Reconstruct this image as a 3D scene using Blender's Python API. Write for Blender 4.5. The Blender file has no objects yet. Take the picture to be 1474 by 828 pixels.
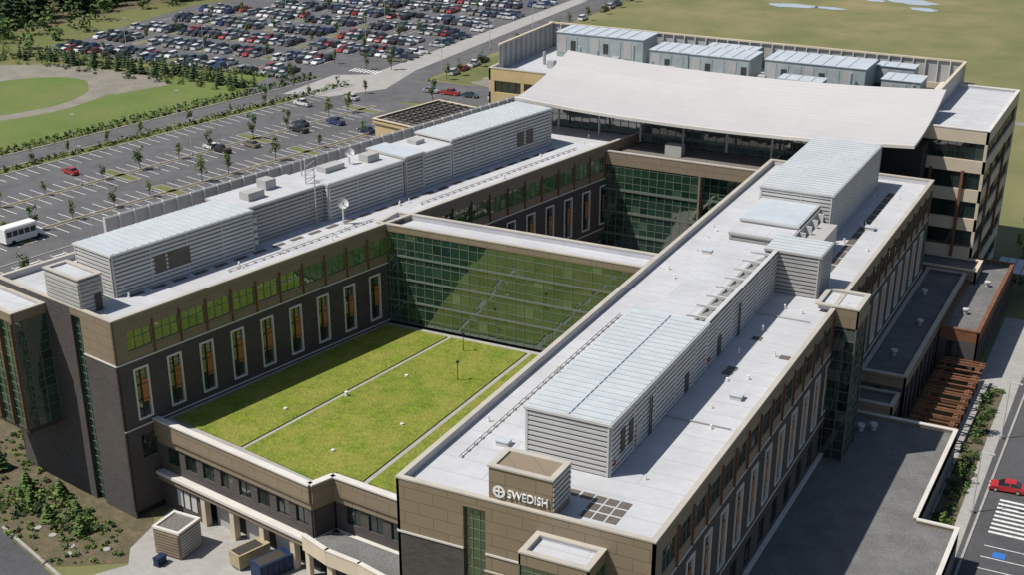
import bpy, math, random
from mathutils import Vector
R=random.Random(7)
sc=bpy.context.scene
# ---------------------------------------------------------------- materials
def nodes(name):
    m=bpy.data.materials.new(name);m.use_nodes=True
    nt=m.node_tree;b=nt.nodes['Principled BSDF'];return m,nt,b
def N(nt,t,**k):
    n=nt.nodes.new(t)
    for a,v in k.items(): setattr(n,a,v)
    return n
def coord(nt,kind='Object'):
    return N(nt,'ShaderNodeTexCoord').outputs[kind]
def mixc(nt,fac,a,b,mode='MIX'):
    n=N(nt,'ShaderNodeMix',data_type='RGBA',blend_type=mode)
    L=nt.links
    for s,v in ((n.inputs[0],fac),(n.inputs[6],a),(n.inputs[7],b)):
        if hasattr(v,'links'): L.new(v,s)
        elif isinstance(v,(int,float)): s.default_value=v
        else: s.default_value=(*v,1)
    return n.outputs[2]
def noise(nt,scale,detail=4,rough=.6,vec=None,lo=.35,hi=.65):
    n=N(nt,'ShaderNodeTexNoise');n.inputs['Scale'].default_value=scale;n.inputs['Detail'].default_value=detail;n.inputs['Roughness'].default_value=rough
    nt.links.new(vec or coord(nt),n.inputs['Vector'])
    r=N(nt,'ShaderNodeMapRange');r.inputs[1].default_value=lo;r.inputs[2].default_value=hi
    nt.links.new(n.outputs[0],r.inputs[0]);return r.outputs[0]
def mk(name,c1,c2=None,s1=.2,c3=None,s3=2.,rough=.85,metal=0,bump=0,bs=5,spec=.3,amt3=.5,c4=None,s4=.02,amt4=.6):
    m,nt,b=nodes(name)
    b.inputs['Roughness'].default_value=rough;b.inputs['Metallic'].default_value=metal
    b.inputs['Specular IOR Level'].default_value=spec
    col=None
    if c2: col=mixc(nt,noise(nt,s1),c1,c2)
    for cc,ss,am in ((c3,s3,amt3),(c4,s4,amt4)):
        if cc:
            f=noise(nt,ss);mm=N(nt,'ShaderNodeMath',operation='MULTIPLY');nt.links.new(f,mm.inputs[0]);mm.inputs[1].default_value=am
            col=mixc(nt,mm.outputs[0],col if col else c1,cc)
    if col: nt.links.new(col,b.inputs['Base Color'])
    else: b.inputs['Base Color'].default_value=(*c1,1)
    if bump:
        bn=N(nt,'ShaderNodeBump');bn.inputs['Strength'].default_value=bump;bn.inputs['Distance'].default_value=.1
        nt.links.new(noise(nt,bs,6),bn.inputs['Height']);nt.links.new(bn.outputs[0],b.inputs['Normal'])
    return m
def brickvec(nt):
    s=N(nt,'ShaderNodeSeparateXYZ');nt.links.new(coord(nt),s.inputs[0])
    a=N(nt,'ShaderNodeMath',operation='ADD');nt.links.new(s.outputs[0],a.inputs[0]);nt.links.new(s.outputs[1],a.inputs[1])
    c=N(nt,'ShaderNodeCombineXYZ');nt.links.new(a.outputs[0],c.inputs[0]);nt.links.new(s.outputs[2],c.inputs[1]);return c.outputs[0]
def brickmat(name,c1,c2,mortar,bw,rh,ms,rough=.9,flat=False,stain=None,bias=0,amt=.5,ss=.12,stain2=None,spec=.25):
    m,nt,b=nodes(name);b.inputs['Roughness'].default_value=rough;b.inputs['Specular IOR Level'].default_value=spec
    t=N(nt,'ShaderNodeTexBrick');t.inputs['Color1'].default_value=(*c1,1);t.inputs['Color2'].default_value=(*c2,1);t.inputs['Mortar'].default_value=(*mortar,1)
    t.inputs['Scale'].default_value=1;t.inputs['Brick Width'].default_value=bw;t.inputs['Row Height'].default_value=rh;t.inputs['Mortar Size'].default_value=ms;t.inputs['Bias'].default_value=bias
    nt.links.new(coord(nt) if flat else brickvec(nt),t.inputs['Vector'])
    col=t.outputs[0]
    for st,sc_,am in ((stain,ss,amt),(stain2,.9,.5)):
        if st:
            f=noise(nt,sc_,7,.68,lo=.42,hi=.68);mm=N(nt,'ShaderNodeMath',operation='MULTIPLY');nt.links.new(f,mm.inputs[0]);mm.inputs[1].default_value=am
            col=mixc(nt,mm.outputs[0],col,st)
    nt.links.new(col,b.inputs['Base Color']);return m
def glassmat(name,c1,c2,c3,ior=2.4,rough=.03):
    m,nt,b=nodes(name)
    g=N(nt,'ShaderNodeNewGeometry')
    r=N(nt,'ShaderNodeValToRGB');e=r.color_ramp.elements
    e[0].color=(*c1,1);e[1].color=(*c3,1);e[1].position=1
    x=e.new(.55);x.color=(*c2,1);x=e.new(.9);x.color=(*c2,1)
    nt.links.new(g.outputs['Random Per Island'],r.inputs[0]);nt.links.new(r.outputs[0],b.inputs['Base Color'])
    b.inputs['IOR'].default_value=ior;b.inputs['Roughness'].default_value=rough;return m

M={}
M['roof']=brickmat('white_roof_membrane',(.50,.505,.525),(.475,.48,.50),(.37,.375,.39),14,3,.07,flat=True,stain=(.36,.36,.37),amt=.65,stain2=(.41,.41,.42))
M['coping']=mk('coping_metal',(.47,.43,.37),(.40,.37,.32),.3,rough=.5)
M['whitecop']=mk('white_coping',(.62,.59,.54),(.55,.52,.48),.3,rough=.6)
M['brick']=brickmat('dark_brick',(.085,.073,.067),(.05,.044,.042),(.10,.09,.085),.5,.18,.02,stain=(.105,.092,.082))
M['tan']=brickmat('tan_metal_panel',(.255,.20,.14),(.235,.185,.128),(.12,.095,.07),3.2,1.35,.035,rough=.5,stain=(.20,.16,.115))
M['cream']=mk('cream_panel',(.58,.49,.37),(.52,.44,.33),.3,rough=.7)
M['yellow']=mk('yellow_stone',(.56,.42,.22),(.50,.38,.20),.4)
M['orange']=mk('orange_panel',(.42,.17,.05),(.34,.13,.04),1,rough=.5)
M['frame']=mk('white_frame',(.64,.61,.56),rough=.5)
M['mull']=mk('mullion',(.13,.155,.125),rough=.4)
M['mulld']=mk('dark_mullion',(.035,.035,.035),rough=.4)
M['core']=mk('interior_core',(.03,.03,.03))
M['glass']=glassmat('green_glass',(.008,.026,.016),(.02,.055,.03),(.08,.13,.08),2.7)
M['glassd']=glassmat('dark_glass',(.008,.014,.013),(.02,.032,.028),(.10,.11,.10),2.2)
M['glassp']=glassmat('pavilion_glass',(.03,.05,.045),(.06,.085,.075),(.16,.19,.17),2.6)
M['glassg']=glassmat('strip_glass',(.04,.11,.025),(.08,.16,.045),(.2,.27,.12),2.3)
M['metal']=mk('gray_metal_siding',(.42,.41,.39),(.37,.36,.345),.3,rough=.5)
M['metalw']=mk('white_metal_siding',(.54,.53,.51),(.48,.47,.455),.3,rough=.5)
M['gapshade']=mk('louvre_gap_shade',(.20,.195,.185),rough=.7)  # siding behind the slats coloured darker: shade of the gaps painted in
M['metalb']=mk('blue_gray_unit',(.36,.41,.41),(.30,.34,.35),.4,c3=(.24,.28,.29),s3=.7,rough=.5)
M['metaltop']=mk('seam_metal_roof',(.50,.54,.57),(.45,.49,.52),.25,c3=(.38,.42,.45),s3=.8,rough=.5)
M['curv']=brickmat('curved_roof_sheet',(.50,.485,.475),(.48,.465,.455),(.39,.38,.37),60,1.15,.05,flat=True,rough=.5,stain=(.41,.395,.385),amt=.5,stain2=(.45,.435,.425))
M['dark']=mk('dark_metal',(.05,.045,.04),rough=.6)
M['bronze']=mk('bronze_paver',(.14,.12,.10),(.10,.085,.07),2)
M['gravel']=mk('gravel_roof',(.155,.15,.145),(.115,.113,.11),.15,c3=(.24,.24,.235),s3=3.5,amt3=.6,bump=.4,c4=(.09,.09,.088),s4=.3,amt4=.4)
M['gravelr']=mk('brown_gravel_roof',(.15,.135,.125),(.11,.1,.095),.15,c3=(.24,.22,.2),s3=3.5,amt3=.6,bump=.4)
M['sedum']=mk('green_roof_sedum',(.165,.235,.016),(.24,.28,.03),.12,c3=(.085,.14,.01),s3=1.4,amt3=.85,bump=1,bs=3,c4=(.32,.27,.07),s4=.3,amt4=.5)
M['concrete']=mk('concrete',(.38,.365,.34),(.32,.31,.29),.3,c3=(.25,.24,.23),s3=1.5)
M['asphalt']=mk('asphalt',(.125,.12,.125),(.095,.092,.096),.05,c3=(.155,.152,.15),s3=.6,c4=(.065,.065,.065),s4=.25,amt4=.45)
M['asphaltd']=mk('dark_asphalt',(.06,.06,.065),(.08,.08,.085),.1,c3=(.10,.10,.10),s3=1.5)
M['paint']=mk('white_paint',(.74,.74,.72),(.5,.5,.48),2)
M['bluep']=mk('blue_paint',(.03,.15,.45))
M['lawn']=mk('lawn_grass',(.10,.165,.03),(.13,.19,.04),.08,c3=(.075,.12,.025),s3=1.0,bump=.6,c4=(.18,.18,.07),s4=.06,amt4=.6)
M['rough']=mk('rough_grass',(.17,.165,.06),(.11,.13,.04),.04,c3=(.21,.18,.09),s3=.35,bump=.8,bs=2,c4=(.09,.12,.03),s4=.012,amt4=.7)
M['field']=mk('dry_field',(.27,.22,.115),(.20,.18,.08),.02,c3=(.13,.14,.055),s3=.06,amt3=.8,c4=(.10,.125,.04),s4=.009,amt4=.6,bump=.5,bs=.5)
M['mulch']=mk('mulch_bed',(.20,.145,.095),(.13,.10,.065),.5,c3=(.07,.085,.035),s3=.9,bump=.8,amt3=.7)
M['dirt']=mk('dirt_gravel',(.27,.245,.20),(.20,.18,.15),.2,c3=(.15,.14,.11),s3=1.5)
M['water']=mk('puddle_water',(.45,.48,.52),rough=.08,spec=1)
M['leaf']=glassmat('leaf_mid',(.045,.085,.015),(.08,.13,.025),(.13,.18,.045),1.4,.7)
M['leafl']=glassmat('leaf_light',(.10,.15,.025),(.14,.20,.04),(.20,.26,.07),1.4,.7)
M['leafd']=glassmat('leaf_dark',(.016,.036,.012),(.03,.055,.018),(.055,.09,.03),1.4,.8)
M['bark']=mk('bark',(.10,.075,.055),(.07,.05,.04),3)
M['tire']=mk('tire',(.02,.02,.02))
M['red']=mk('red_paint',(.45,.03,.02),rough=.4)
M['bluec']=mk('blue_container',(.015,.03,.085),(.01,.022,.06),1,rough=.5)
M['tanc']=mk('tan_container',(.40,.33,.21),(.32,.26,.16),1,rough=.6)
M['white']=mk('white_body',(.75,.75,.73),rough=.35)
M['wood']=mk('rust_wood',(.20,.09,.05),(.14,.065,.035),1)
m,nt,b=nodes('car_paint');o=N(nt,'ShaderNodeObjectInfo');nt.links.new(o.outputs['Color'],b.inputs['Base Color']);b.inputs['Roughness'].default_value=.3;b.inputs['Coat Weight'].default_value=.5;M['car']=m
M['carglass']=mk('car_glass',(.015,.018,.02),rough=.05,spec=.8)

# ---------------------------------------------------------------- builder
class B:
    def __init__(s,name): s.name=name;s.p={}
    def get(s,part,mat):
        return s.p.setdefault((part,mat),([],[]))
    def poly(s,part,mat,vs):
        V,F=s.get(part,mat);n=len(V);V+= [tuple(v) for v in vs];F.append(tuple(range(n,n+len(vs))))
    def box(s,part,mat,T,a0,a1,b0,b1,z0,z1,zt=None):
        V,F=s.get(part,mat);n=len(V)
        c=[T(a0,b0),T(a1,b0),T(a1,b1),T(a0,b1)]
        V+=[(x,y,z0) for x,y in c]+[(x,y,z1) for x,y in c]
        F+=[tuple(n+i for i in f) for f in ((0,3,2,1),(4,5,6,7),(0,1,5,4),(1,2,6,5),(2,3,7,6),(3,0,4,7))]
    def prism(s,part,mat,pts,z0,z1):
        n=len(pts)
        s.poly(part,mat,[(x,y,z1) for x,y in pts])
        for i in range(n):
            a=pts[i];b=pts[(i+1)%n];s.poly(part,mat,[(*a,z0),(*b,z0),(*b,z1),(*a,z1)])
    def cyl(s,part,mat,x,y,z0,z1,r,n=8,r2=None):
        r2=r if r2 is None else r2
        V,F=s.get(part,mat);k=len(V)
        for z,rr in((z0,r),(z1,r2)):
            V+=[(x+rr*math.cos(6.2832*i/n),y+rr*math.sin(6.2832*i/n),z) for i in range(n)]
        F+=[(k+i,k+(i+1)%n,k+n+(i+1)%n,k+n+i) for i in range(n)]+[tuple(k+n+i for i in range(n))]
    def beam(s,part,mat,p,q,r):
        p=Vector(p);q=Vector(q);d=(q-p).normalized();a=d.cross(Vector((0,0,1)))
        if a.length<.01:a=Vector((1,0,0))
        a.normalize();c=d.cross(a)
        V,F=s.get(part,mat);n=len(V)
        for o in(p,q): V+=[tuple(o+a*r*i+c*r*j) for i,j in((-1,-1),(1,-1),(1,1),(-1,1))]
        F+=[tuple(n+i for i in f) for f in ((0,3,2,1),(4,5,6,7),(0,1,5,4),(1,2,6,5),(2,3,7,6),(3,0,4,7))]
    def finish(s,single=False):
        if single:
            me=bpy.data.meshes.new(s.name);V=[];F=[];mi=[]
            for k,((part,mat),(v,f)) in enumerate(s.p.items()):
                n=len(V);V+=v;F+=[tuple(i+n for i in ff) for ff in f];mi+=[k]*len(f);me.materials.append(M[mat])
            me.from_pydata(V,[],F);me.polygons.foreach_set('material_index',mi);me.update()
            o=bpy.data.objects.new(s.name,me);sc.collection.objects.link(o);return o
        e=bpy.data.objects.new(s.name,None);sc.collection.objects.link(e)
        for (part,mat),(v,f) in s.p.items():
            me=bpy.data.meshes.new(part);me.from_pydata(v,[],f);me.materials.append(M[mat]);me.update()
            o=bpy.data.objects.new(part,me);sc.collection.objects.link(o);o.parent=e
        return e
W=lambda a,b:(a,b)
def wf(ox,oy,dx,dy,nx,ny):
    return lambda a,b:(ox+a*dx+b*nx,oy+a*dy+b*ny)
def between(p,q,side=1):
    L=math.dist(p,q);dx=(q[0]-p[0])/L;dy=(q[1]-p[1])/L
    return wf(p[0],p[1],dx,dy,dy*side,-dx*side),L
ang=math.radians(12.7);su,cu=math.sin(ang),math.cos(ang)
LF=wf(-114,118,su,cu,-cu,su)     # a = along wing, b = outward (left)

def wall_open(b,part,mat,T,a0,a1,z0,z1,ops,th=.3,b1=0.):
    ops=sorted(o for o in ops if o[0]>=a0+.05 and o[1]<=a1-.05);x=a0
    for o in ops:
        b.box(part,mat,T,x,o[0],b1-th,b1,z0,z1)
        if o[2]>z0: b.box(part,mat,T,o[0],o[1],b1-th,b1,z0,o[2])
        if o[3]<z1: b.box(part,mat,T,o[0],o[1],b1-th,b1,o[3],z1)
        x=o[1]
    b.box(part,mat,T,x,a1,b1-th,b1,z0,z1)
def pane(b,mat,T,a0,a1,z0,z1,d,part='window_glass'):
    j=[R.uniform(-.014,.014) for _ in range(4)]
    q=[(a0,z0),(a1,z0),(a1,z1),(a0,z1)]
    b.poly(part,mat,[(*T(a,d+k),z) for (a,z),k in zip(q,j)])
def curtain(b,T,a0,a1,z0,z1,pw,zs,mat='glass',mm='mull',d=-.12,mw=.05,md=.06):
    n=max(1,round((a1-a0)/pw));w=(a1-a0)/n
    zz=[z for z in zs if z0<z<z1];zz=[z0]+zz+[z1]
    for i in range(n):
        for k in range(len(zz)-1): pane(b,mat,T,a0+i*w+mw*.5,a0+(i+1)*w-mw*.5,zz[k]+.02,zz[k+1]-.02,d)
    for i in range(n+1): b.box('mullions',mm,T,a0+i*w-mw,a0+i*w+mw,d-.05,d+md,z0,z1)
    for z in zz: b.box('transoms',mm,T,a0,a1,d-.04,d+md-.013,z-mw*.8,z+mw*.8)
def flat_roof(b,T,a0,a1,b0,b1,zt,mat='roof',drop=.9,cop='coping',part='roof'):
    b.box(part,mat,T,a0+.3,a1-.3,b0+.3,b1-.3,zt-drop-.4,zt-drop)
    t=.5
    for (p,q,r,s2) in ((a0,a1,b0,b0+t),(a0,a1,b1-t,b1),(a0,a0+t,b0+t,b1-t),(a1-t,a1,b0+t,b1-t)):
        b.box('parapet_inside',mat,T,p+.2 if p==a0 else p,q-.2 if q==a1 else q,r+.25 if r==b0 else r,s2-.25 if s2==b1 else s2,zt-drop,zt-.2)
    e=.06
    b.box('coping',cop,T,a0-e,a1+e,b0-e,b0+t+.05,zt-.18,zt)
    b.box('coping',cop,T,a0-e,a1+e,b1-t-.05,b1+e,zt-.18,zt)
    b.box('coping',cop,T,a0-e,a0+t+.05,b0+t+.05,b1-t-.05,zt-.18,zt)
    b.box('coping',cop,T,a1-t-.05,a1+e,b0+t+.05,b1-t-.05,zt-.18,zt)
def tallwin(b,T,c,w,z0,z1):
    h=w/2
    for a,q in((c-h,c-h+.2),(c+h-.2,c+h)): b.box('window_frames','frame',T,a,q,-.25,.14,z0,z1)
    for a,q in((z0,z0+.2),(z1-.25,z1)): b.box('window_frames','frame',T,c-h+.2,c+h-.2,-.25,.138,a,q)
    x0,x1=c-h+.2,c+h-.2;mid=c-.05;zm=(z0+z1)/2
    for q0,q1 in((z0+.2,zm-1.0),(zm+1.1,z1-.25)):
        zz=(q0+q1)/2
        pane(b,'glassd',T,x0,mid-.05,q0,zz-.03,-.2);pane(b,'glassd',T,x0,mid-.05,zz+.03,q1,-.2);pane(b,'glassd',T,mid+.05,x1,q0,q1,-.2)
    b.box('orange_panels','orange',T,mid+.05,x1,-.24,-.08,zm-1.4,zm+1.7)
    pane(b,'glassd',T,x0,mid-.05,zm-1,zm+1.1,-.2)
    b.box('mullions','mulld',T,mid-.05,mid+.05,-.24,-.06,z0+.2,z1-.25)
    for z in(zm-1.03,zm+1.07): b.box('mullions','mulld',T,x0,x1,-.23,-.065,z-.06,z+.06)
def facade(b,T,a0,a1,zb,zt=28,first=4.,pitch=5.1,tall=True,low=True,w=2.3,z0t=13.6,strip='glassg',tag='wall'):
    wall=[]
    if strip:
        s0,s1=a0+2.,a1-1.2;n=max(1,int((s1-s0)/4.2));ww=(s1-s0)/n
        for i in range(n): wall.append((s0+i*ww,s0+(i+1)*ww-.55,23.3,25.9))
    wall_open(b,'metal_'+tag,'tan',T,a0,a1,22,zt-.18,wall)
    for o in wall:
        curtain(b,T,o[0],o[1],o[2],o[3],1.2,[24.9],mat=strip,d=-.16,mw=.035)
        b.box('orange_fins','wood',T,o[1]+.12,o[1]+.3,0,.22,22.05,26.6)
    b.box('white_belt_course','whitecop',T,a0,a1,-.2,.1,21.8,22)
    ops=[];cs=[]
    if tall:
        c=a0+first
        while c<a1-2: cs.append(c);ops.append((c-w/2,c+w/2,z0t,20.8));c+=pitch
    low=low and zb<11
    zc=12.8 if low else zb
    wall_open(b,'brick_'+tag,'brick',T,a0,a1,zc,21.8,ops)
    for c in cs: tallwin(b,T,c,w,z0t,20.8)
    if low:
        b.box('white_belt_course','whitecop',T,a0,a1,-.2,.08,12.62,12.8)
        ops=[(c-w/2,c+w/2,max(zb+1,8.2),11.4) for c in cs]
        wall_open(b,'brick_'+tag,'brick',T,a0,a1,zb,12.62,ops)
        for o in ops: curtain(b,T,o[0],o[1],o[2],o[3],1.,[10],mat='glassd',mm='mulld',d=-.2)
def slats(b,T,a0,a1,z0,z1,mat,step=.55,out=.13):
    z=z0+step*.2
    while z<z1-step*.3:
        b.box('louvre_slats',mat,T,a0+.03,a1-.03,0.01,out,z,z+step*.62);z+=step
def penthouse(b,T,a0,a1,b0,b1,z0,z1,mat='metal',top='metaltop',seam=1.2,step=.55,over=.25):
    b.box('penthouse_walls','gapshade',T,a0,a1,b0,b1,z0,z1-.2)  # backing in the darker colour, painted shade between slats
    e=over
    b.box('penthouse_cap',mat,T,a0-e,a1+e,b0-e,b1+e,z1-.3,z1-.02)
    b.box('penthouse_roof',top,T,a0-e+.15,a1+e-.15,b0-e+.15,b1+e-.15,z1-.02,z1+.05)
    if seam:
        s=a0+.3
        while s<a1-.1:
            b.box('roof_seams',top,T,s-.05,s+.05,b0,b1,z1+.05,z1+.14);s+=seam
    cc=T((a0+a1)/2,(b0+b1)/2)
    for (p,q) in (((a0,b0),(a1,b0)),((a1,b0),(a1,b1)),((a1,b1),(a0,b1)),((a0,b1),(a0,b0))):
        P=T(*p);Q=T(*q)
        F_,L=between(P,Q);mm=F_(L/2,1)
        if math.dist(mm,cc)<math.dist(F_(L/2,-1),cc): F_,L=between(P,Q,-1)
        slats(b,F_,0,L,z0,z1-.3,mat,step)
        for s in (0.02,L-.2): b.box('corner_trim',mat,F_,s,s+.18,.0,.17,z0,z1-.31)
        s=6
        while s<L-3:
            b.box('panel_joints',mat,F_,s-.06,s+.06,.0,.16,z0,z1-.31);s+=6

H=B('hospital_building')
# ------------------------------------------------ right wing
x0,x1,y0,y1=-63,-36,100.5,223
H.box('core','core',W,x0+.36,x1-.36,y0+.56,y1-.36,0,27)
flat_roof(H,W,x0,x1,y0,y1,28)
TR=wf(x1,y0,0,1,1,0)
facade(H,TR,0,y1-y0,5.5,first=5,tag='right_wall',strip='glassd')
TL=wf(x0,y0,0,1,-1,0)
facade(H,TL,0,y1-y0,3,first=6,tag='left_wall')
TF=wf(x0,y0,1,0,0,-1)
H.box('metal_front','tan',TF,0,7.4,-.3,0,22,27.82);H.box('white_belt_course','whitecop',TF,0,7.4,-.2,.1,21.8,22)
H.box('brick_front','brick',TF,0,7.4,-.3,0,0,21.8)
curtain(H,TF,7.4,9.8,1,26.6,.8,[1+1.1*i for i in range(1,24)],mat='glass',d=-.4)
H.box('metal_front','tan',TF,7.4,9.8,-.5,0,26.6,27.82)
H.box('metal_front','tan',TF,9.8,27,-.3,0,17.5,27.82);H.box('white_belt_course','whitecop',TF,9.8,27,-.2,.1,21.8,22)
H.box('brick_front','brick',TF,9.8,27,-.3,0,0,17.5)
H.box('metal_trim','coping',TF,9.7,27,0,.12,19.9,20.05)
tx0,tx1=-47.7,-40.7
H.box('core','core',W,tx0+.3,tx1-.3,96.8,100.1,0,25);flat_roof(H,W,tx0,tx1,96.5,100.45,26,drop=.5)
for T_,L in ((wf(tx0,96.5,1,0,0,-1),7),(wf(tx1,96.5,0,1,1,0),3.9),(wf(tx0,96.5,0,1,-1,0),3.9)):
    H.box('metal_front','tan',T_,0,L,-.2,0,24.6,25.82);curtain(H,T_,0,L,0,24.6,1.4,[1.2*i for i in range(1,21)],mat='glass',d=-.1)
H.box('sign_penthouse','tan',W,-53,-46.4,100.9,104.8,27.1,31.3);flat_roof(H,W,-53.05,-46.35,100.85,104.85,31.5,drop=.35)
slats(H,wf(-46.4,100.9,0,1,1,0),0,3.9,28,31.1,'metal')
H.box('core','core',W,-36,-33.3,162.3,167.7,4,27);flat_roof(H,W,-38.5,-33,162,168,28.3,drop=.4)
for T_,L in ((wf(-33,162,0,1,1,0),6),(wf(-36,162,1,0,0,-1),3),(wf(-36,168,1,0,0,1),3)):
    H.box('metal_front','tan',T_,0,L,-.2,0,25.6,28.1);curtain(H,T_,0,L,7,25.6,1.2,[7+1.4*i for i in range(1,14)],mat='glassd',d=-.1)
zr=27.1
def yseams(a0,a1,y0_,y1_,z):
    s=y0_+.4
    while s<y1_: H.box('roof_seams','metalw',W,a0,a1,s-.05,s+.05,z,z+.12);s+=1.15
penthouse(H,W,-54,-45,111,139,zr,33,'metalw',seam=0);yseams(-54,-45,111,139,33.05)
H.box('roof_ridge','metaltop',W,-49.6,-49.4,111,139,33.05,33.19)
penthouse(H,W,-53.5,-48.2,139.3,165,zr,31.2,'metalw','roof',seam=0)
H.box('screen_wall','gapshade',W,-45.4,-45.1,139.3,166,zr,32.85);slats(H,wf(-45.1,139.3,0,1,1,0),0,26.7,zr,32.6,'metalw');H.box('screen_rail','metalw',W,-45.5,-44.95,139.3,166,32.85,33.0)
for k in range(5): H.box('panel_joints','metalw',W,-45.1,-44.93,143+k*5,143.14+k*5,zr,32.84)
for i in range(8):
    y=141+i*3.4
    H.poly('screen_braces','metalw',[(-48.1,y,31.3),(-45.45,y,32.8),(-45.45,y,28),(-48.1,y,28)]);H.box('screen_braces','metalw',W,-48.2,-45.4,y-.12,y+.12,32.55,32.8)
for i in range(3):
    H.box('rooftop_unit','metal',W,-47.7,-46,143+i*7,146+i*7,zr,29+i*.3)
penthouse(H,W,-46.6,-39.5,166.3,172,zr,33,'metal',seam=0);yseams(-46.6,-39.5,166.3,172,33.05)
penthouse(H,W,-54,-47.3,165.5,173.5,zr,30.6,'metalw','roof',seam=0)
penthouse(H,W,-54,-46,174.2,178.5,zr,31.6,'metal','roof',seam=0)
penthouse(H,W,-54,-46,178.9,188.6,zr,32.2,'metalw','metaltop',seam=0)
H.box('rooftop_unit','metal',W,-45.2,-42.5,179,187,zr,30.4);H.box('screen_wall','metal',W,-45.7,-45.5,174,189,zr,31.8)
for i in range(5): H.box('screen_braces','metalw',W,-45.5,-44.6,175+i*3,175.2+i*3,zr,31.6)
penthouse(H,W,-54.5,-44,189,218,zr,34,'metalw','metaltop',seam=0);yseams(-54.5,-44,189,218,34.05)
for y in (113.5,115.6): H.box('penthouse_doors','dark',W,-44.86,-44.8,y,y+1.1,28.6,31.2)
H.box('penthouse_doors','metal',W,-44.86,-44.78,117.6,118.9,27.3,29.9)
H.box('penthouse_doors','dark',W,-44.9,-44.82,143,144.2,27.3,29.6);H.box('penthouse_doors','dark',W,-44.86,-44.78,132,133.1,27.3,29.5)
for y in(121,150): H.beam('access_ladder','dark',(-44.7,y,27.2),(-44.7,y,31.5),.05);H.beam('access_ladder','dark',(-44.7,y+.5,27.2),(-44.7,y+.5,31.5),.05)
for y,z in((111.8,28),(139.8,27.8)): H.box('hazard_sign','red',W,-44.86,-44.78,y,y+.45,z,z+.5)
for i in range(9): H.box('walkway_pavers','bronze',W,-44.6+(i%3)*1.3,-43.5+(i%3)*1.3,103+(i//3)*1.5,104.2+(i//3)*1.5,27.1,27.14)
for x,y in((-52,106.2),(-50.5,106.2),(-49,106.2),(-47.5,106.2),(-46,106.2),(-43,139),(-42.9,140.3),(-43,150),(-38.4,146)): H.box('walkway_pavers','bronze',W,x,x+1.2,y,y+1.1,27.1,27.14)
for k in range(14): H.box('walkway_pavers','bronze',W,-41.5,-40.4,174+k*3,176.6+k*3,27.1,27.14)
# conduits and roof hatches
for a0,a1,y in((-45,-37.5,126),(-60,-54,131),(-45,-38,158)): H.box('roof_conduit','metal',W,a0,a1,y,y+.1,27.2,27.3)
for x,y in((-58,112),(-40,133),(-58.5,176),(-40.5,196),(-58,205)):
    H.box('roof_hatch','metalw',W,x,x+1.3,y,y+1.1,27.1,27.6);H.box('roof_hatch','metaltop',W,x-.08,x+1.38,y-.08,y+1.18,27.6,27.68)

# ------------------------------------------------ left wing
Lw=25;Ll=118
H.box('core','core',LF,.6,Ll-.4,.4,Lw-.4,0,27)
flat_roof(H,LF,0,Ll,0,Lw,28)
o=LF(0,0);TI=wf(o[0],o[1],su,cu,cu,-su)
facade(H,TI,0,50,1,first=3.4,pitch=5.25,tag='left_inner_wall')
facade(H,TI,52.3,Ll,3,first=4.2,pitch=5.15,tag='courtyard_wall')
H.box('brick_courtyard','brick',TI,50,52.3,-.3,0,2,27.8)
o=LF(0,Lw);TO=wf(o[0],o[1],su,cu,-cu,su);facade(H,TO,0,Ll,2,first=5,tag='outer_wall')
o=LF(0,0);TE=wf(o[0],o[1],-cu,su,-su,-cu)
H.box('metal_end','tan',TE,0,6.6,-.3,0,22,27.82);H.box('white_belt_course','whitecop',TE,0,6.6,-.2,.1,21.8,22)
H.box('brick_end','brick',TE,0,6.6,-.3,0,0,21.8)
curtain(H,TE,6.6,8.6,1,26.8,1,[1+1.1*i for i in range(1,24)],mat='glass',d=-.5)
H.box('metal_end','tan',TE,6.6,8.6,-.5,0,26.8,27.82)
H.box('brick_end','brick',TE,8.6,25,-.3,0,0,27.82)
H.box('core','core',LF,-4.7,0,14.3,25.7,10.4,26);flat_roof(H,LF,-5,0,14,26,27,drop=.5)
for T_,L in ((wf(*LF(-5,14),-cu,su,-su,-cu),12),(wf(*LF(-5,14),su,cu,cu,-su),5)):
    H.box('metal_front','tan',T_,0,L,-.25,0,25.6,26.82);H.box('bay_soffit','dark',T_,0,L,-.3,0,10,10.5)
    curtain(H,T_,0,L,10.5,25.6,1.5,[10.5+1.26*i for i in range(1,12)],mat='glass',d=-.1)
H.box('bay_soffit','dark',LF,-4.9,0,14.1,25.9,10.1,10.4)
for a in (0.1,3,6,9,11.8): H.box('bay_fins','wood',wf(*LF(-5,14),-cu,su,-su,-cu),a-.06,a+.06,0,.35,10.5,25.6)
H.box('stair_penthouse','metal',LF,.2,3.6,6.2,13.4,27.1,31.6);flat_roof(H,LF,.1,3.7,6.1,13.5,32,drop=.3)
slats(H,wf(*LF(.2,6.2),su,cu,cu,-su),0,3.4,27.3,31.6,'metal');slats(H,wf(*LF(.2,6.2),-cu,su,-su,-cu),0,7.2,28.1,31.6,'metal')
H.box('penthouse_doors','dark',wf(*LF(.2,6.2),su,cu,cu,-su),2,3,.14,.2,27.2,29.4)
def seams(T,a0,a1,b0,b1,z,st=1.15):
    s=a0+.4
    while s<a1: H.box('roof_seams','metalw',T,s-.05,s+.05,b0,b1,z,z+.12);s+=st
penthouse(H,LF,6.5,30,8,15.6,zr,33,'metalw',seam=0);seams(LF,6.5,30,8,15.6,33.05)
penthouse(H,LF,30.4,45.5,10.2,18,zr,32.6,'metal','roof',seam=0)
penthouse(H,LF,45.8,61.7,9.2,16.8,zr,32.8,'metalw','roof',seam=0)
penthouse(H,LF,62,66,8.8,17,zr,33.3,'metal','metaltop',seam=0)
penthouse(H,LF,66.3,73,9.2,16.8,zr,32.9,'metalw','roof',seam=0)
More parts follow.
